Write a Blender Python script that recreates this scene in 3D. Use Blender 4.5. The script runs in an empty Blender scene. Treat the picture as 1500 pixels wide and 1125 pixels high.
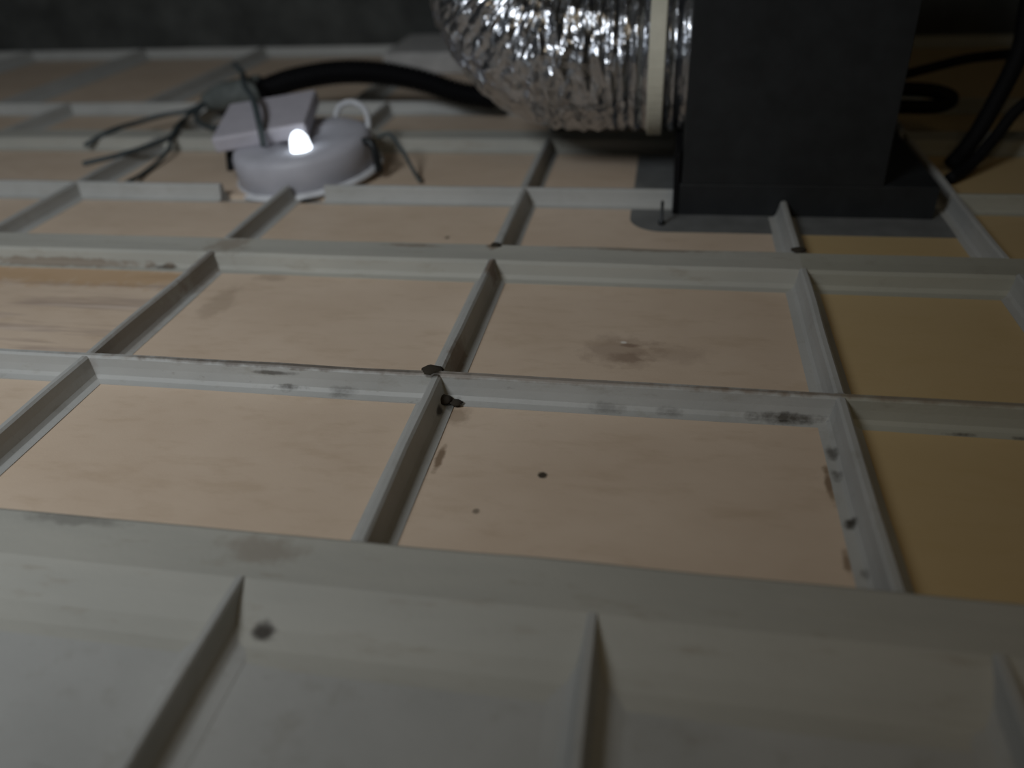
import bpy, bmesh, math, random
from mathutils import Vector, Matrix, noise, Euler

random.seed(7)
S = 0.3                      # metres per bay of the ceiling grid
scn = bpy.context.scene
col = scn.collection

# ------------------------------------------------------------------ camera
cd = bpy.data.cameras.new('camera')
cam = bpy.data.objects.new('camera', cd)
col.objects.link(cam)
cd.sensor_fit = 'HORIZONTAL'
cd.sensor_width = 36.0
cd.lens = 36.0 * 1180 / 1500
cd.clip_start = 0.01
R = Matrix(((0.984, 0.172, -0.047), (-0.055, 0.541, 0.839), (0.170, -0.823, 0.542)))  # rows: right, up, back
yaw, pit, rol = -0.2037, 0.5725, -0.0557
fw = Vector((math.sin(yaw) * math.cos(pit), math.cos(yaw) * math.cos(pit), -math.sin(pit)))
ri = Vector((math.cos(yaw), -math.sin(yaw), 0))
up = ri.cross(fw)
r2 = math.cos(rol) * ri + math.sin(rol) * up
u2 = -math.sin(rol) * ri + math.cos(rol) * up
M = Matrix((r2, u2, -fw)).transposed().to_4x4()
M.translation = Vector((1.5487, -1.6872, 1.0816)) * S
cam.matrix_world = M
scn.camera = cam
cd.dof.use_dof = True
cd.dof.focus_distance = 2.05 * S
cd.dof.aperture_fstop = 2.8

# ------------------------------------------------------------------ light
w = bpy.data.worlds.new('world')
scn.world = w
w.use_nodes = True
w.node_tree.nodes['Background'].inputs[0].default_value = (1.0, 0.72, 0.32, 1)
w.node_tree.nodes['Background'].inputs[1].default_value = 0.02


def area(name, loc, target, size, power, color):
    l = bpy.data.lights.new(name, 'AREA')
    l.shape = 'DISK'
    l.size = size * S
    l.energy = power
    l.color = color
    o = bpy.data.objects.new(name, l)
    col.objects.link(o)
    o.location = Vector(loc) * S
    d = (Vector(target) - Vector(loc)).normalized()
    o.rotation_euler = d.to_track_quat('-Z', 'Y').to_euler()
    return o


def spot(name, loc, target, radius, power, color, angle, blend=1.0):
    l = bpy.data.lights.new(name, 'SPOT')
    l.shadow_soft_size = radius * S
    l.energy = power
    l.color = color
    l.spot_size = math.radians(angle)
    l.spot_blend = blend
    o = bpy.data.objects.new(name, l)
    col.objects.link(o)
    o.location = Vector(loc) * S
    d = (Vector(target) - Vector(loc)).normalized()
    o.rotation_euler = d.to_track_quat('-Z', 'Y').to_euler()
    return o


spot('hand_lamp', (-0.6, -2.5, 3.0), (-1.6, 2.3, 0), 0.62, 35.5, (0.91, 0.96, 1.0), 132)
area('warm_fill_light', (2.3, -2.0, 3.4), (2.0, 0.0, 0), 1.7, 0.78, (1.0, 0.80, 0.52))  # added warm fill for the right side, stands for no known lamp
scn.view_settings.view_transform = 'Standard'
scn.view_settings.look = 'None'
scn.view_settings.gamma = 1.0
scn.view_settings.use_curve_mapping = False
scn.view_settings.exposure = 0.0

# ------------------------------------------------------------------ materials


class NT:
    def __init__(self, name):
        self.m = bpy.data.materials.new(name)
        self.m.use_nodes = True
        self.t = self.m.node_tree
        self.b = self.t.nodes['Principled BSDF']
        self.geo = self.t.nodes.new('ShaderNodeNewGeometry')

    def n(self, typ, **kw):
        x = self.t.nodes.new(typ)
        for k, v in kw.items():
            if k.startswith('i_'):
                x.inputs[int(k[2:]) if k[2:].isdigit() else k[2:]].default_value = v
            else:
                setattr(x, k, v)
        return x

    def l(self, a, b):
        self.t.links.new(a, b)

    def pos(self, scale):
        mp = self.n('ShaderNodeMapping')
        mp.inputs['Scale'].default_value = scale
        self.l(self.geo.outputs['Position'], mp.inputs['Vector'])
        return mp.outputs[0]

    def noise(self, vec, scale, detail=3, rough=0.6):
        x = self.n('ShaderNodeTexNoise')
        x.inputs['Scale'].default_value = scale
        x.inputs['Detail'].default_value = detail
        x.inputs['Roughness'].default_value = rough
        self.l(vec, x.inputs['Vector'])
        return x.outputs[0]

    def remap(self, v, a, b, c=0., d=1.):
        x = self.n('ShaderNodeMapRange')
        for i, q in enumerate((a, b, c, d)):
            x.inputs[i + 1].default_value = q
        self.l(v, x.inputs[0])
        return x.outputs[0]

    def math(self, op, a, b=None):
        x = self.n('ShaderNodeMath', operation=op)
        for i, q in enumerate((a, b)):
            if q is None:
                continue
            if isinstance(q, (int, float)):
                x.inputs[i].default_value = q
            else:
                self.l(q, x.inputs[i])
        return x.outputs[0]

    def mix(self, fac, a, b):
        x = self.n('ShaderNodeMix', data_type='RGBA')
        if isinstance(fac, (int, float)):
            x.inputs[0].default_value = fac
        else:
            self.l(fac, x.inputs[0])
        for i, q in ((6, a), (7, b)):
            if isinstance(q, tuple):
                x.inputs[i].default_value = (*q, 1) if len(q) == 3 else q
            else:
                self.l(q, x.inputs[i])
        return x.outputs[2]

    def spots(self, base, lst):
        """dirt marks at fixed places of the real surface: (x, y, rx, ry, strength, colour) in bays"""
        nz = self.noise(self.geo.outputs['Position'], 90, 3, 0.6)
        for q in lst:
            x, y, rx, ry, st, c = q[:6]
            z, rz = q[6:] if len(q) > 6 else (0, 1e3)
            sb = self.n('ShaderNodeVectorMath', operation='SUBTRACT')
            sb.inputs[1].default_value = (x * S, y * S, z * S)
            self.l(self.geo.outputs['Position'], sb.inputs[0])
            ml = self.n('ShaderNodeVectorMath', operation='MULTIPLY')
            ml.inputs[1].default_value = (1 / (rx * S), 1 / (ry * S), 1 / (rz * S))
            self.l(sb.outputs[0], ml.inputs[0])
            ln = self.n('ShaderNodeVectorMath', operation='LENGTH')
            self.l(ml.outputs[0], ln.inputs[0])
            d = self.math('ADD', ln.outputs['Value'], self.remap(nz, 0.3, 0.7, -0.28, 0.28))
            f = self.remap(d, 1.0, 0.45, 0.0, st)
            base = self.mix(f, base, c)
        return base

    def done(self, color, rough=0.6, bump=None, bstr=0.2, bdist=0.002, metal=0.0, spec=0.4):
        if isinstance(color, tuple):
            self.b.inputs['Base Color'].default_value = (*color, 1)
        else:
            self.l(color, self.b.inputs['Base Color'])
        if isinstance(rough, (int, float)):
            self.b.inputs['Roughness'].default_value = rough
        else:
            self.l(rough, self.b.inputs['Roughness'])
        self.b.inputs['Metallic'].default_value = metal
        self.b.inputs['Specular IOR Level'].default_value = spec
        if bump is not None:
            bp = self.n('ShaderNodeBump')
            bp.inputs['Strength'].default_value = bstr
            bp.inputs['Distance'].default_value = bdist
            self.l(bump, bp.inputs['Height'])
            self.l(bp.outputs[0], self.b.inputs['Normal'])
        return self.m


DK = (0.035, 0.028, 0.02)
BR = (0.16, 0.10, 0.055)


def mat_rib(name='grey_moulded_plastic', tint=None):
    t = NT(name)
    p = t.geo.outputs['Position']
    n1 = t.noise(t.pos((1, 1, 1)), 9, 4)
    c = t.mix(t.remap(n1, 0.3, 0.7), (0.37, 0.372, 0.358), (0.445, 0.446, 0.43))
    if tint:
        c = t.mix(0.6, c, tint)
    n2 = t.noise(t.pos((1, 1, 2.5)), 38, 5, 0.7)
    c = t.mix(t.remap(n2, 0.56, 0.74, 0, 0.35), c, (0.24, 0.215, 0.17))
    n3 = t.noise(t.pos((0.5, 2, 1)), 120, 3, 0.7)
    c = t.mix(t.remap(n3, 0.68, 0.78, 0, 0.5), c, (0.12, 0.10, 0.075))
    F, T_ = (-0.054, 0.014), (0.0, 0.012)
    c = t.spots(c, [(1.0, -0.012, 1.2, 0.016, 0.55, BR, *T_), (2.2, -0.012, 0.6, 0.014, 0.5, BR, *T_), (0.6, -0.012, 0.5, 0.014, 0.45, DK, *T_),
                    (1.06, -0.06, 0.035, 0.03, 0.9, DK, *F), (0.955, -0.06, 0.035, 0.02, 0.85, DK, *F), (0.995, -0.01, 0.03, 0.03, 0.9, DK, *T_),
                    (1.03, -0.10, 0.018, 0.022, 0.9, DK, *F), (0.60, -0.045, 0.075, 0.02, 0.95, DK, -0.053, 0.010), (0.56, -0.02, 0.07, 0.012, 0.7, DK, -0.02, 0.008),
                    (0.75, -0.045, 0.06, 0.02, 0.5, DK, *F), (1.45, -0.045, 0.06, 0.02, 0.4, DK, *F), (1.60, -0.045, 0.05, 0.02, 0.5, DK, *F),
                    (1.87, -0.045, 0.11, 0.022, 0.9, DK, *F), (1.953, -0.16, 0.016, 0.035, 0.7, DK, *F), (1.952, -0.24, 0.014, 0.03, 0.8, DK, *F),
                    (1.955, -0.39, 0.016, 0.022, 0.95, DK, *F), (1.957, -0.53, 0.012, 0.02, 0.6, DK, *F),
                    (0.912, -0.85, 0.024, 0.018, 0.95, DK), (2.25, -0.055, 0.07, 0.012, 0.9, DK, *F), (2.38, -0.055, 0.05, 0.01, 0.8, DK, *F),
                    (0.03, 0.62, 0.03, 0.2, 0.45, BR), (0.03, 0.2, 0.03, 0.3, 0.3, BR), (1.03, 0.12, 0.02, 0.1, 0.6, BR), (1.02, 0.64, 0.02, 0.06, 0.8, BR)])
    return t.done(c, 0.55, t.noise(p, 260, 4), 0.25, 0.001)


def mat_top():
    """joint flanges: grey plastic under brownish dust"""
    t = NT('dusty_grey_plastic')
    p = t.geo.outputs['Position']
    c = t.mix(t.remap(t.noise(t.pos((0.4, 2, 1)), 14, 4), 0.3, 0.7), (0.37, 0.365, 0.33), (0.43, 0.42, 0.375))
    c = t.mix(t.remap(t.noise(t.pos((0.4, 2, 1)), 50, 4, 0.7), 0.58, 0.75, 0, 0.4), c, (0.24, 0.19, 0.13))
    c = t.spots(c, [(0.89, -0.815, 0.03, 0.022, 0.95, DK), (1.0, 0.80, 0.03, 0.03, 0.9, BR), (0.05, 0.76, 0.1, 0.07, 0.45, BR), (-0.17, 0.672, 0.07, 0.014, 0.85, DK, -0.056, 0.01),
                    (-0.6, 0.68, 0.5, 0.03, 0.6, BR, -0.055, 0.02), (0.7, 0.79, 0.12, 0.015, 0.5, BR), (1.5, 0.80, 0.3, 0.015, 0.5, BR),
                    (1.99, 0.82, 0.03, 0.025, 0.8, DK), (0.83, -0.665, 0.1, 0.04, 0.35, BR), (0.4, -0.635, 0.13, 0.02, 0.35, DK)])
    return t.done(c, 0.65, t.noise(p, 260, 4), 0.25, 0.001)


def mat_board(name, extra=None, streak=False, tint=None):
    t = NT(name)
    p = t.geo.outputs['Position']
    oi = t.n('ShaderNodeObjectInfo')
    n1 = t.noise(t.pos((1, 1.6, 1)), 8, 4)
    c = t.mix(t.remap(n1, 0.3, 0.7), (0.60, 0.475, 0.365), (0.68, 0.555, 0.44))
    c = t.mix(t.remap(oi.outputs['Random'], 0, 1, 0.0, 0.18), c, (0.50, 0.37, 0.24))
    n2 = t.noise(t.pos((0.7, 2.2, 1)), 30, 4, 0.65)
    c = t.mix(t.remap(n2, 0.52, 0.72, 0, 0.35), c, (0.46, 0.34, 0.23))
    if tint:
        c = t.mix(0.75, c, tint)
    if streak:
        wv = t.noise(t.pos((0.35, 4.5, 1)), 13, 4, 0.6)
        c = t.mix(t.remap(wv, 0.48, 0.62, 0, 0.9), c, (0.40, 0.31, 0.25))
        wv2 = t.noise(t.pos((0.3, 3.5, 1)), 17, 3, 0.6)
        c = t.mix(t.remap(wv2, 0.54, 0.7, 0, 0.6), c, (0.72, 0.60, 0.50))
        c = t.spots(c, [(-0.5, 0.60, 0.9, 0.10, 0.6, (0.45, 0.27, 0.12))])
    if extra:
        c = t.spots(c, extra)
    return t.done(c, 0.5, t.noise(p, 420, 4), 0.2, 0.0006, spec=0.3)


def plain(name, c, rough=0.5, metal=0, var=0.15, scale=40, spec=0.4, bstr=0.15):
    t = NT(name)
    n1 = t.noise(t.geo.outputs['Position'], scale, 4)
    cc = t.mix(t.remap(n1, 0.3, 0.7), tuple(x * (1 - var) for x in c), tuple(min(1, x * (1 + var)) for x in c))
    return t.done(cc, rough, t.noise(t.geo.outputs['Position'], scale * 8, 3), bstr, 0.0005, metal=metal, spec=spec)


RIB = mat_rib()
RIB_OLIVE = mat_rib('olive_moulded_plastic', (0.33, 0.32, 0.24))  # cross and joint ribs on the right, tinted darker olive
TOP = mat_top()
BOARD = mat_board('beige_infill_board', [(1.322, -0.306, 0.012, 0.012, 0.95, DK), (1.198, -0.441, 0.01, 0.01, 0.6, DK),
                                         (0.777, 1.016, 0.014, 0.016, 0.8, DK), (0.25, 0.63, 0.07, 0.04, 0.3, BR),
                                         (0.16, 0.44, 0.06, 0.14, 0.25, BR), (1.075, -0.27, 0.012, 0.06, 0.8, BR),
                                         (1.08, -0.1, 0.04, 0.05, 0.4, BR), (1.935, -0.27, 0.012, 0.07, 0.8, BR), (1.935, -0.5, 0.012, 0.04, 0.7, BR)])
BOARD_STREAK = mat_board('water_streaked_infill_board', streak=True)
BOARD_YELLOW = mat_board('yellow_infill_board', tint=(0.50, 0.36, 0.15))  # boards on the right, tinted darker and yellower
BOARD_STAIN = mat_board('spotted_infill_board', [(1.46, 0.25, 0.13, 0.10, 0.5, (0.33, 0.24, 0.18)), (1.60, 0.25, 0.12, 0.06, 0.3, (0.33, 0.24, 0.18)), (1.475, 0.22, 0.05, 0.035, 0.45, (0.2, 0.13, 0.09)),
                                                 (1.49, 0.285, 0.04, 0.012, 0.6, (0.2, 0.13, 0.09)), (1.465, 0.30, 0.012, 0.008, 0.9, (0.8, 0.75, 0.68))])
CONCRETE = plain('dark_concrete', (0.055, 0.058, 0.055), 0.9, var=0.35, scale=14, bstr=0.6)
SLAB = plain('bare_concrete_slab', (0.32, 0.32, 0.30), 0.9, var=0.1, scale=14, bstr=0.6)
BLACK = plain('black_painted_steel', (0.018, 0.020, 0.022), 0.42, var=0.2)
RUBBER = plain('black_rubber', (0.006, 0.006, 0.007), 0.7, spec=0.15)
CORR = plain('black_corrugated_plastic', (0.005, 0.005, 0.006), 0.6, spec=0.12)
PLATE = plain('grey_sheet_metal', (0.15, 0.155, 0.155), 0.55)
WHITE = plain('white_plastic', (0.62, 0.63, 0.66), 0.4)
DRUM = plain('pale_grey_plastic', (0.46, 0.46, 0.51), 0.5, var=0.06)
LILAC = plain('pale_lilac_plastic', (0.47, 0.45, 0.50), 0.5, var=0.06)
CLIP = plain('dark_spring_steel', (0.03, 0.033, 0.035), 0.4, metal=0.6)
WIRE = plain('grey_green_wire', (0.06, 0.075, 0.08), 0.5)
TAPE = plain('grey_tape', (0.12, 0.135, 0.13), 0.6)
CREAM = plain('cream_plastic_band', (0.62, 0.60, 0.50), 0.5, var=0.08)
FOAM = plain('grey_foam', (0.42, 0.41, 0.40), 0.8)
t = NT('crinkled_aluminium_foil')
FOIL = t.done(t.mix(t.remap(t.noise(t.geo.outputs['Position'], 60, 4), 0.3, 0.7), (0.44, 0.455, 0.485), (0.60, 0.615, 0.65)), 0.28,
              t.noise(t.pos((1, 1, 0.55)), 70, 2, 0.5), 0.45, 0.006, metal=1.0)
t = NT('lit_led')
t.b.inputs['Emission Color'].default_value = (0.85, 0.93, 1.0, 1)
t.b.inputs['Emission Strength'].default_value = 3.0
LED = t.done((0.9, 0.95, 1.0), 0.4)

# ------------------------------------------------------------------ helpers


def link(name, bm, mat, parent=None, smooth=False, bevel=0.0, seg=2):
    bmesh.ops.recalc_face_normals(bm, faces=bm.faces[:])
    me = bpy.data.meshes.new(name)
    for v in bm.verts:
        v.co *= S
    bm.to_mesh(me)
    bm.free()
    me.materials.append(mat)
    if smooth:
        for p in me.polygons:
            p.use_smooth = True
    o = bpy.data.objects.new(name, me)
    col.objects.link(o)
    if parent:
        o.parent = parent
        o.matrix_parent_inverse = parent.matrix_world.inverted()
    if bevel:
        md = o.modifiers.new('bevel', 'BEVEL')
        md.width = bevel * S
        md.segments = seg
        md.limit_method = 'ANGLE'
    return o


def bx(bm, x0, x1, y0, y1, z0, z1, mat=None):
    vs = [bm.verts.new((x, y, z)) for z in (z0, z1) for y in (y0, y1) for x in (x0, x1)]
    if mat:
        for v in vs:
            v.co = mat @ v.co
    for f in ((0, 1, 3, 2), (4, 5, 7, 6), (0, 1, 5, 4), (2, 3, 7, 6), (0, 2, 6, 4), (1, 3, 7, 5)):
        bm.faces.new([vs[i] for i in f])
    return vs


def box(*a, mat=None):
    bm = bmesh.new()
    bx(bm, *a, mat=mat)
    return bm


def catmull(pts, n=10):
    P = [Vector(p) for p in pts]
    P = [2 * P[0] - P[1]] + P + [2 * P[-1] - P[-2]]
    out = []
    for i in range(1, len(P) - 2):
        for k in range(n):
            s = k / n
            a, b, c, d = P[i - 1:i + 3]
            out.append(0.5 * ((2 * b) + (c - a) * s + (2 * a - 5 * b + 4 * c - d) * s * s + (3 * b - a - 3 * c + d) * s ** 3))
    out.append(P[-2])
    return out


def resample(pts, n):
    L = [0]
    for a, b in zip(pts, pts[1:]):
        L.append(L[-1] + (b - a).length)
    out = []
    j = 0
    for k in range(n):
        d = L[-1] * k / (n - 1)
        while j < len(pts) - 2 and L[j + 1] < d:
            j += 1
        s = (d - L[j]) / max(1e-9, L[j + 1] - L[j])
        out.append(pts[j].lerp(pts[j + 1], s))
    return out, L[-1]


def sweep(bm, pts, rad, seg=10, cap=True):
    """tube along pts; rad(i, ang, co) or number"""
    T = [(pts[min(i + 1, len(pts) - 1)] - pts[max(i - 1, 0)]).normalized() for i in range(len(pts))]
    nrm = T[0].orthogonal().normalized()
    rings = []
    for i, p in enumerate(pts):
        nrm = (nrm - T[i] * nrm.dot(T[i])).normalized()
        bi = T[i].cross(nrm)
        ring = []
        for k in range(seg):
            a = 2 * math.pi * k / seg
            d = nrm * math.cos(a) + bi * math.sin(a)
            r = rad(i, a, p, d) if callable(rad) else rad
            ring.append(bm.verts.new(p + d * r))
        rings.append(ring)
    for a, b in zip(rings, rings[1:]):
        for k in range(seg):
            bm.faces.new((a[k], a[(k + 1) % seg], b[(k + 1) % seg], b[k]))
    if cap:
        bm.faces.new(rings[0][::-1])
        bm.faces.new(rings[-1])


def tube(name, pts, r, mat, parent=None, seg=10, n=10):
    bm = bmesh.new()
    sweep(bm, catmull(pts, n), r, seg)
    return link(name, bm, mat, parent, smooth=True)


def lathe(bm, prof, c=(0, 0, 0), seg=48, mat=None):
    rings = []
    for r, z in prof:
        ring = []
        for k in range(seg):
            a = 2 * math.pi * k / seg
            v = Vector((c[0] + r * math.cos(a), c[1] + r * math.sin(a), c[2] + z))
            ring.append(bm.verts.new(mat @ v if mat else v))
        rings.append(ring)
    for a, b in zip(rings, rings[1:]):
        for k in range(seg):
            bm.faces.new((a[k], a[(k + 1) % seg], b[(k + 1) % seg], b[k]))
    bm.faces.new(rings[0][::-1])
    bm.faces.new(rings[-1])


def extrude_profile(bm, prof, a, b, axis):
    """closed profile (offset, z) swept straight from a to b along axis 'x' or 'y'; prof offset is added to the other coordinate"""
    n = max(2, int(abs(b - a) / 0.12) + 1)
    rings = []
    for i in range(n + 1):
        s = a + (b - a) * i / n
        ring = []
        for (o, z) in prof:
            ring.append(bm.verts.new((s, o, z) if axis == 'x' else (o, s, z)))
        rings.append(ring)
    m = len(prof)
    for p, q in zip(rings, rings[1:]):
        for k in range(m):
            bm.faces.new((p[k], p[(k + 1) % m], q[(k + 1) % m], q[k]))
    bm.faces.new(rings[0])
    bm.faces.new(rings[-1][::-1])


def thing(name, label, cat, loc=(0, 0, 0), group=None):
    o = bpy.data.objects.new(name, None)
    col.objects.link(o)
    o.location = Vector(loc) * S
    o.empty_display_size = 0.02
    o['label'] = label
    o['category'] = cat
    if group:
        o['group'] = group
    bpy.context.view_layer.update()
    return o


def tag(o, label, cat, group=None):
    o['label'] = label
    o['category'] = cat
    if group:
        o['group'] = group
    return o


def origin(o, p):
    """move the object's origin to p (bays) keeping the mesh where it stands"""
    p = Vector(p) * S
    o.data.transform(Matrix.Translation(-p))
    o.location = p
    return o


# ------------------------------------------------------------------ setting
ZB = -0.088                                     # level of the ceiling skin, rib tops are z = 0
X0, X1, Y0, Y1 = -5.2, 5.6, -3.0, 4.42
floor = link('floor', box(X0, X1, Y0, Y1, ZB - 0.03, ZB), RIB)
floor['kind'] = 'structure'
floor['label'] = 'upper side of a ribbed grey suspended ceiling with beige infill boards'
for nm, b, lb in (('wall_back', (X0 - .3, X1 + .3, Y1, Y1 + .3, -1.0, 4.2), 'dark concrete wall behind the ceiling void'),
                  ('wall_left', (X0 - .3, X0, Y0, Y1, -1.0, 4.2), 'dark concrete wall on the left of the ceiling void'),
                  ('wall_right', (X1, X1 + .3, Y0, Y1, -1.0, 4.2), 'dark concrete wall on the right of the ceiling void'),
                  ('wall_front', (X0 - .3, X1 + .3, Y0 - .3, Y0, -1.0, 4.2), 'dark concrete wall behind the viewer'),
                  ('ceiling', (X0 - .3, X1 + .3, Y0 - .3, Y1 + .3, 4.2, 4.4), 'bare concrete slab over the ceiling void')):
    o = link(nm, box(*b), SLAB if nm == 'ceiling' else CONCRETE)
    o['kind'] = 'structure'
    o['label'] = lb

ROWS = [(-0.62, 1), (0.0, 0), (0.815, 1), (1.39, 0), (2.19, 1), (2.77, 0), (4.43, 0)]   # far edge, is joint
COLS = [-4.99, -3.99, -2.99, -1.99, -0.99, 0.01, 1.01, 1.99, 2.60, 3.60, 4.60]
WALL = [(-0.050, ZB), (-0.050, -0.064), (-0.030, -0.061), (-0.022, -0.052), (-0.016, -0.03), (-0.012, -0.006), (-0.006, 0.0),
        (0.006, 0.0), (0.012, -0.006), (0.016, -0.03), (0.022, -0.052), (0.030, -0.061), (0.050, -0.064), (0.050, ZB)]
JOINT = [(-0.165, ZB), (-0.165, -0.064), (-0.143, -0.061), (-0.132, -0.050), (-0.126, -0.016), (-0.115, -0.007), (-0.06, -0.005),
         (-0.008, 0.0), (0.0, -0.004), (0.004, -0.03), (0.008, -0.050), (0.018, -0.060), (0.035, -0.063), (0.035, ZB)]

NEAR = [(-0.062, ZB), (-0.062, -0.0645), (-0.035, -0.060), (-0.018, -0.048), (-0.013, -0.03), (-0.010, -0.010), (-0.006, -0.004),
        (0.006, -0.004), (0.010, -0.010), (0.013, -0.03), (0.018, -0.048), (0.035, -0.060), (0.062, -0.0645), (0.062, ZB)]
NEAR_JOINT = [(-0.26, ZB), (-0.26, -0.066), (-0.225, -0.062), (-0.19, -0.050), (-0.15, -0.026), (-0.115, -0.009), (-0.06, -0.004),
              (-0.008, 0.0), (0.0, -0.004), (0.004, -0.03), (0.008, -0.050), (0.018, -0.060), (0.035, -0.063), (0.035, ZB)]
LAMP = (-0.035, 1.70)
LR = 0.325


def cut(a, b, holes):
    """split [a, b] at the holes"""
    segs = [(a, b)]
    for h0, h1 in holes:
        ns = []
        for s0, s1 in segs:
            if h1 <= s0 or h0 >= s1:
                ns.append((s0, s1))
                continue
            if h0 > s0:
                ns.append((s0, h0))
            if h1 < s1:
                ns.append((h1, s1))
        segs = ns
    return segs


def jit(bm, amp, seed):
    for v in bm.verts:
        k = noise.noise_vector(v.co * 3.1 + Vector((seed, 0, 0)))
        up = max(0, (v.co.z - ZB) / 0.088)
        v.co += Vector((k.x, k.y, k.z * 0.5)) * amp * up


FAR_COLS = [-4.5, -3.5, -2.5, -1.5, -0.2, 0.8, 1.8, 2.8, 3.8]
FAN_HOLE_X = (1.60, 2.60)
for yy, jt in ROWS:
    for xa, xb in zip(COLS, COLS[1:]):
        holes = []
        if abs(yy - 1.39) < 0.01:
            holes = [(-0.30, 0.17), FAN_HOLE_X]
        if abs(yy - 2.19) < 0.01:
            holes = [FAN_HOLE_X]
        for a, b in cut(xa, xb, holes):
            if b - a < 0.03:
                continue
            bm = bmesh.new()
            prof = [(yy + o, z) for o, z in ((NEAR_JOINT if yy < -0.5 else JOINT) if jt else WALL)]
            if not jt:
                prof = [(o - 0.01, z) for o, z in prof]
            extrude_profile(bm, prof, a, b, 'x')
            jit(bm, 0.006, 3.3)
            link('joint_rib' if jt else 'cross_rib', bm, (RIB_OLIVE if 1.9 < xa and yy > -0.1 else TOP) if jt else (RIB_OLIVE if 1.9 < xa else RIB), floor)

rows_edges = [(ROWS[i][0], ROWS[i + 1][0] - (0.12 if ROWS[i + 1][1] else 0.02)) for i in range(len(ROWS) - 1)]
for (ya, yb) in rows_edges:
    for xc in (FAR_COLS if ya > 2.7 else COLS[1:-1]):
        holes = []
        if abs(xc - 0.01) < 0.01:
            holes = [(1.37, 2.04)]
        if abs(xc - 1.99) < 0.01:
            holes = [(1.275, 2.38)]
        for a, b in cut(ya, yb, holes):
            if b - a < 0.06:
                continue
            bm = bmesh.new()
            extrude_profile(bm, [(xc + o * (1.7 if ya > 2.7 else 1), z) for o, z in WALL], a, b, 'y')
            jit(bm, 0.006, 3.3)
            link('long_rib', bm, RIB, floor)


def board(xa, xb, ya, yb, mat, holes=()):
    """infill board sitting in a bay; slightly bowed"""
    bm = bmesh.new()
    nx, ny = 8, 6
    g = []
    for j in range(ny + 1):
        row = []
        for i in range(nx + 1):
            x = xa + (xb - xa) * i / nx
            y = ya + (yb - ya) * j / ny
            z = -0.0655 + 0.003 * noise.noise(Vector((x * 1.7, y * 1.7, 0)))
            row.append(bm.verts.new((x, y, z)))
        g.append(row)
    fs = []
    for j in range(ny):
        for i in range(nx):
            fs.append(bm.faces.new((g[j][i], g[j][i + 1], g[j + 1][i + 1], g[j + 1][i])))
    ex = bmesh.ops.extrude_face_region(bm, geom=fs)
    for v in [e for e in ex['geom'] if isinstance(e, bmesh.types.BMVert)]:
        v.co.z = ZB
    return bm


for ri_, (ya, yb) in enumerate(rows_edges):
    cs = COLS if ya < 2.7 else FAR_COLS
    for ci, (xa, xb) in enumerate(zip(cs, cs[1:])):
        m = BOARD
        if ri_ == 1 and ci == 4:
            m = BOARD_STREAK
        if ci > 6:
            m = BOARD_YELLOW
        if ri_ == 1 and ci == 6:
            m = BOARD_STAIN
        y0 = ya + 0.033
        y1 = yb - (0.043 if ROWS[ri_ + 1][1] else 0.033)
        link('infill_board', board(xa + 0.048, xb - 0.048, y0, y1, m), m, floor)

# near panel: bare grey trays with their own closer ribs
NX = [-3.04, -2.396, -1.752, -1.108, -0.464, 0.18, 0.815, 1.472, 2.115, 2.76, 3.4, 4.05]
for x in NX:
    bm = bmesh.new()
    extrude_profile(bm, [(x + o, z) for o, z in NEAR], -2.9, -0.735, 'y')
    jit(bm, 0.005, 1.1)
    link('long_rib', bm, RIB, floor)
for xa, xb in zip(NX, NX[1:]):
    link('bare_tray', board(xa + 0.06, xb - 0.06, -2.9, -0.87, RIB), RIB, floor)

# dirt clumps caught where the ribs meet
for (x, y, z, r) in ((0.992, 0.004, -0.004, 0.022), (1.03, -0.055, -0.05, 0.02), (1.065, -0.06, -0.055, 0.013), (1.99, 0.83, 0.0, 0.018),
                     (1.005, 0.805, 0.0, 0.016)):
    bm = bmesh.new()
    bmesh.ops.create_icosphere(bm, subdivisions=2, radius=1)
    for v in bm.verts:
        k = 1 + 0.5 * noise.noise(v.co * 1.8 + Vector((x * 9, y * 9, 0)))
        v.co = Vector((x + v.co.x * r * 1.3 * k, y + v.co.y * r * k, z + v.co.z * r * 0.55 * k))
    link('dirt_clump', bm, plain('dark_dirt', DK, 0.95), floor, smooth=True)

# ------------------------------------------------------------------ exhaust fan
fan = thing('exhaust_fan', 'tall black box-shaped exhaust fan with a wider base beside the foil duct', 'fan', (1.96, 1.85, ZB))
FY = 1.285
link('base', box(1.612, 2.515, FY, 2.36, -0.0755, 0.055), BLACK, fan, bevel=0.004)
link('housing', box(1.618, 2.325, FY, 2.345, 0.055, 1.15), BLACK, fan, bevel=0.003)
bm = bmesh.new()
# grey plate with rounded corners under the fan
pts = []
px0, px1, py0, py1, rr = 1.435, 2.66, 1.115, 2.50, 0.13
for cx, cy, a0 in ((px1 - rr, py1 - rr, 0), (px0 + rr, py1 - rr, 90), (px0 + rr, py0 + rr, 180), (px1 - rr, py0 + rr, 270)):
    for k in range(9):
        a = math.radians(a0 + 90 * k / 8)
        pts.append((cx + rr * math.cos(a), cy + rr * math.sin(a)))
f = bm.faces.new([bm.verts.new((x, y, -0.064)) for x, y in pts])
ex = bmesh.ops.extrude_face_region(bm, geom=[f])
for v in [e for e in ex['geom'] if isinstance(e, bmesh.types.BMVert)]:
    v.co.z = -0.0755
link('mounting_plate', bm, PLATE, fan)
br = link('side_bracket', box(1.590, 1.612, FY - 0.004, FY + 0.05, -0.06, 0.17), RUBBER, fan, bevel=0.004)
link('side_bracket', box(1.590, 1.626, FY + 0.05, FY + 0.34, 0.03, 0.16), RUBBER, fan, bevel=0.004)
bm = bmesh.new()
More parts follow.
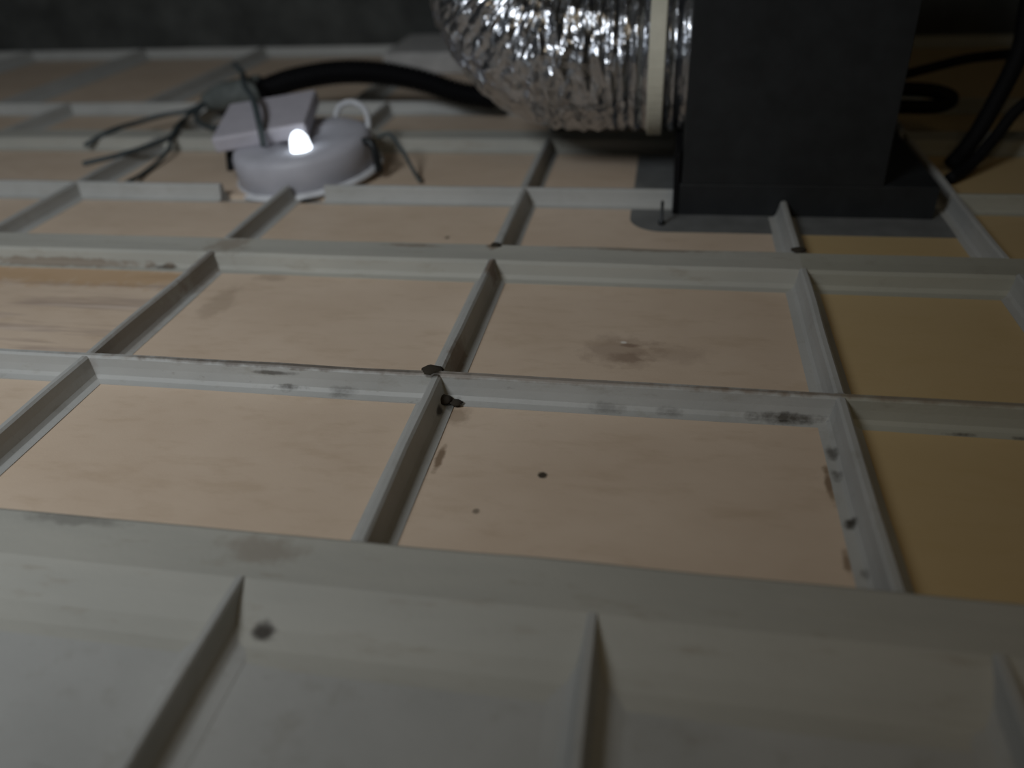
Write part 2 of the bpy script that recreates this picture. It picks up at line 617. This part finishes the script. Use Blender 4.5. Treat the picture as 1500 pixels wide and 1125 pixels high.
lathe(bm, [(0.012, 0), (0.012, 0.012), (0.006, 0.016), (0.006, 0.085), (0.002, 0.09)], (1.553, 1.18, -0.061), 12)
link('screw', bm, CLIP, fan, smooth=True)
bm = bmesh.new()
lathe(bm, [(0.24, 0.0), (0.24, 0.06), (0.232, 0.06), (0.232, 0.0)], (0, 0, 0), 40, Matrix.Translation((1.626, 1.72, 0.44)) @ Matrix.Rotation(-math.pi / 2, 4, 'Y'))
link('outlet_collar', bm, BLACK, fan, smooth=True)

# ------------------------------------------------------------------ foil duct
duct = thing('flexible_duct', 'crinkled silver foil duct bending away left of the black fan box', 'duct', (1.6, 1.72, 0.14))
path, L = resample(catmull([(1.618, 1.72, 0.44), (1.40, 1.72, 0.44), (1.20, 1.72, 0.445), (1.03, 1.75, 0.48), (0.90, 1.83, 0.60), (0.82, 1.95, 0.80),
                            (0.78, 2.1, 1.05), (0.76, 2.3, 1.4)], 20), 330)
NR = 330


def foil_r(i, a, p, d):
    s = i / (NR - 1) * L
    bent = min(1.0, max(0.0, (s - 0.16) / 0.28))
    ring = abs(((s / 0.047) % 1.0) - 0.5) * 2            # pleats
    r = 0.30 - (0.015 - 0.010 * bent) * (1 - ring) ** 1.4
    q = Vector((s * 30, 4.3 * math.cos(a), 4.3 * math.sin(a)))
    r += (0.006 + 0.010 * bent) * noise.noise(q) + (0.002 + 0.005 * bent) * noise.noise(q * 2.1)
    r += 0.008 * bent * noise.noise(q * 0.25)
    return r


bm = bmesh.new()
sweep(bm, path, foil_r, 150, cap=False)
link('foil_tube', bm, FOIL, duct, smooth=False)
bm = bmesh.new()
lathe(bm, [(0.285, -0.030), (0.311, -0.030), (0.316, -0.026), (0.316, 0.026), (0.311, 0.030), (0.285, 0.030)], (0, 0, 0), 64,
      Matrix.Translation((1.505, 1.72, 0.44)) @ Matrix.Rotation(math.pi / 2, 4, 'Y'))
cl = link('hose_clamp', bm, CREAM, duct, smooth=False)
cl['label'] = 'cream band clamping the foil'

# ------------------------------------------------------------------ downlight
lamp = thing('recessed_downlight', 'round pale grey lamp housing glowing white on top, back side of a downlight', 'light', (LAMP[0], LAMP[1], ZB))
lx, ly = LAMP
tilt = Matrix.Translation((lx, ly, -0.055)) @ Euler((math.radians(3), math.radians(-4), 0)).to_matrix().to_4x4()
bm = bmesh.new()
lathe(bm, [(LR - 0.03, 0.0), (LR - 0.012, 0.01), (LR - 0.014, 0.125), (LR - 0.025, 0.150), (LR - 0.05, 0.162), (0.105, 0.166), (0.10, 0.155)], (0, 0, 0), 64, tilt)
link('housing', bm, DRUM, lamp, smooth=True)
bm = bmesh.new()
lathe(bm, [(LR - 0.012, 0.0), (LR + 0.016, 0.0), (LR + 0.016, 0.012), (LR - 0.012, 0.02)], (0, 0, 0), 64, tilt)
link('rim', bm, WHITE, lamp, smooth=True)
bm = bmesh.new()
lathe(bm, [(0.042, 0.160), (0.045, 0.185), (0.038, 0.225), (0.022, 0.25), (0.006, 0.258)], (0.075, -0.17, -0.015), 28, tilt)
link('led_lens', bm, LED, lamp, smooth=True)
m = Matrix.Translation((-0.25, 1.83, 0.125)) @ Euler((math.radians(8), math.radians(-6), math.radians(12))).to_matrix().to_4x4()
link('driver_box', box(-0.20, 0.22, -0.24, 0.16, 0.0, 0.07, mat=m), LILAC, lamp, bevel=0.012)
for sx, yy_ in ((-1, 1.66), (1, 1.66)):
    bm = bmesh.new()
    x = lx + sx * (LR - 0.02)
    sweep(bm, catmull([(x - sx * 0.06, yy_, 0.07), (x, yy_, 0.10), (x + sx * 0.035, yy_ - 0.01, 0.07), (x + sx * 0.05, yy_ - 0.02, -0.03)], 6), 0.017, 8)
    link('spring_clip', bm, CLIP, lamp, smooth=True)
tube('wire_loop', [(0.0, 2.0, 0.10), (0.03, 2.01, 0.16), (0.10, 1.99, 0.185), (0.18, 1.93, 0.17), (0.225, 1.84, 0.13), (0.225, 1.79, 0.08)], 0.013, WHITE, lamp)

# ------------------------------------------------------------------ conduit and wires
con = thing('corrugated_conduit', 'black corrugated conduit arching from the grey taped joint to the foil duct', 'conduit', (-0.3, 2.6, 0.0))
cp, CL = resample(catmull([(-0.70, 2.6, 0.075), (-0.644, 2.6, 0.098), (-0.45, 2.6, 0.155), (-0.20, 2.6, 0.19), (0.03, 2.6, 0.185), (0.26, 2.6, 0.145), (0.47, 2.6, 0.078), (0.66, 2.6, 0.05)], 16), 260)
bm = bmesh.new()
sweep(bm, cp, lambda i, a, p, d: 0.056 + 0.008 * math.sin(i / 259 * CL / 0.03 * 2 * math.pi), 20)
link('hose', bm, CORR, con, smooth=True)
bm = bmesh.new()
tp, TL = resample(catmull([(-0.99, 2.58, 0.045), (-0.90, 2.59, 0.066), (-0.76, 2.6, 0.088), (-0.65, 2.6, 0.10)], 8), 30)
sweep(bm, tp, lambda i, a, p, d: (0.045 + 0.03 * min(1, i / 12)) * (1 + 0.12 * noise.noise((p + d * 0.07) * 22)), 20)
link('taped_joint', bm, TAPE, con, smooth=True)
for lb, pts, r in (('thin dark wire running from the taped joint down to the ceiling rib at far left', [(-0.97, 2.58, 0.045), (-1.0, 2.48, 0.03), (-0.99, 2.32, 0.012), (-0.93, 2.14, 0.01), (-0.90, 1.98, 0.01), (-0.98, 1.75, 0.01), (-1.12, 1.62, 0.0)], 0.012),
                   ('short thin dark wire from the taped joint to the driver box of the lamp', [(-0.97, 2.58, 0.055), (-0.96, 2.40, 0.02), (-0.84, 2.24, 0.015), (-0.70, 2.12, 0.03), (-0.5, 2.02, 0.11), (-0.42, 1.98, 0.14)], 0.012),
                   ('loose dark wire curling leftward from the taped joint over the boards', [(-0.98, 2.58, 0.05), (-1.03, 2.46, 0.03), (-1.15, 2.40, 0.02), (-1.25, 2.28, 0.01), (-1.30, 2.12, 0.012), (-1.38, 2.0, -0.03)], 0.012),
                   ('thin dark wire lying straight across the board left of the lamp', [(-0.985, 2.30, 0.02), (-0.93, 2.12, 0.018), (-0.86, 1.90, -0.03), (-0.84, 1.66, -0.05), (-0.80, 1.46, -0.03)], 0.010),
                   ('blue-grey wire arching over the taped joint onto the lamp top', [(-0.86, 2.75, 0.21), (-0.80, 2.68, 0.20), (-0.72, 2.57, 0.19), (-0.56, 2.25, 0.24), (-0.42, 2.0, 0.25), (-0.28, 1.78, 0.25), (-0.18, 1.60, 0.20), (-0.145, 1.53, 0.115)], 0.014),
                   ('thin grey wire trailing from the right side of the lamp', [(0.28, 1.78, 0.08), (0.33, 1.80, 0.09), (0.40, 1.74, 0.04), (0.47, 1.66, -0.03), (0.52, 1.58, -0.05)], 0.008)):
    o = tube('wire', pts, r, WIRE)
    tag(origin(o, pts[0]), lb, 'wire')

# ------------------------------------------------------------------ black cables right of the fan
for lb, pts, r in (('black cable reaching from the fan housing to the right', [(2.35, 2.2, 0.205), (2.50, 2.2, 0.225), (2.645, 2.2, 0.262), (2.80, 2.2, 0.30), (3.0, 2.2, 0.32), (3.3, 2.15, 0.36)], 0.020),
                   ('black cable looped beside the fan housing', [(2.36, 2.22, 0.16), (2.52, 2.22, 0.172), (2.68, 2.2, 0.168), (2.76, 2.18, 0.14), (2.70, 2.15, 0.115), (2.53, 2.15, 0.115), (2.36, 2.15, 0.12)], 0.030),
                   ('thick black cable dropping steeply to the rib right of the fan', [(2.86, 1.95, 0.95), (2.87, 1.92, 0.55), (2.875, 1.9, 0.37), (2.81, 1.87, 0.14), (2.755, 1.84, 0.03), (2.70, 1.80, -0.03)], 0.034),
                   ('black cable slanting down from the right to the rib beside the fan', [(3.5, 2.0, 0.50), (3.2, 1.95, 0.33), (2.95, 1.9, 0.19), (2.85, 1.84, 0.07), (2.75, 1.75, -0.02), (2.66, 1.66, -0.04)], 0.024)):
    o = tube('cable', pts, r, RUBBER)
    tag(origin(o, pts[0]), lb, 'cable')

# ------------------------------------------------------------------ block at the back wall
bm = bmesh.new()
bx(bm, -0.32, 0.30, 3.72, 4.40, -0.064, 0.075)
o = link('foam_block', bm, FOAM, bevel=0.015)
tag(origin(o, (0, 4.3, -0.064)), 'low grey block lying on the boards near the back wall', 'block')
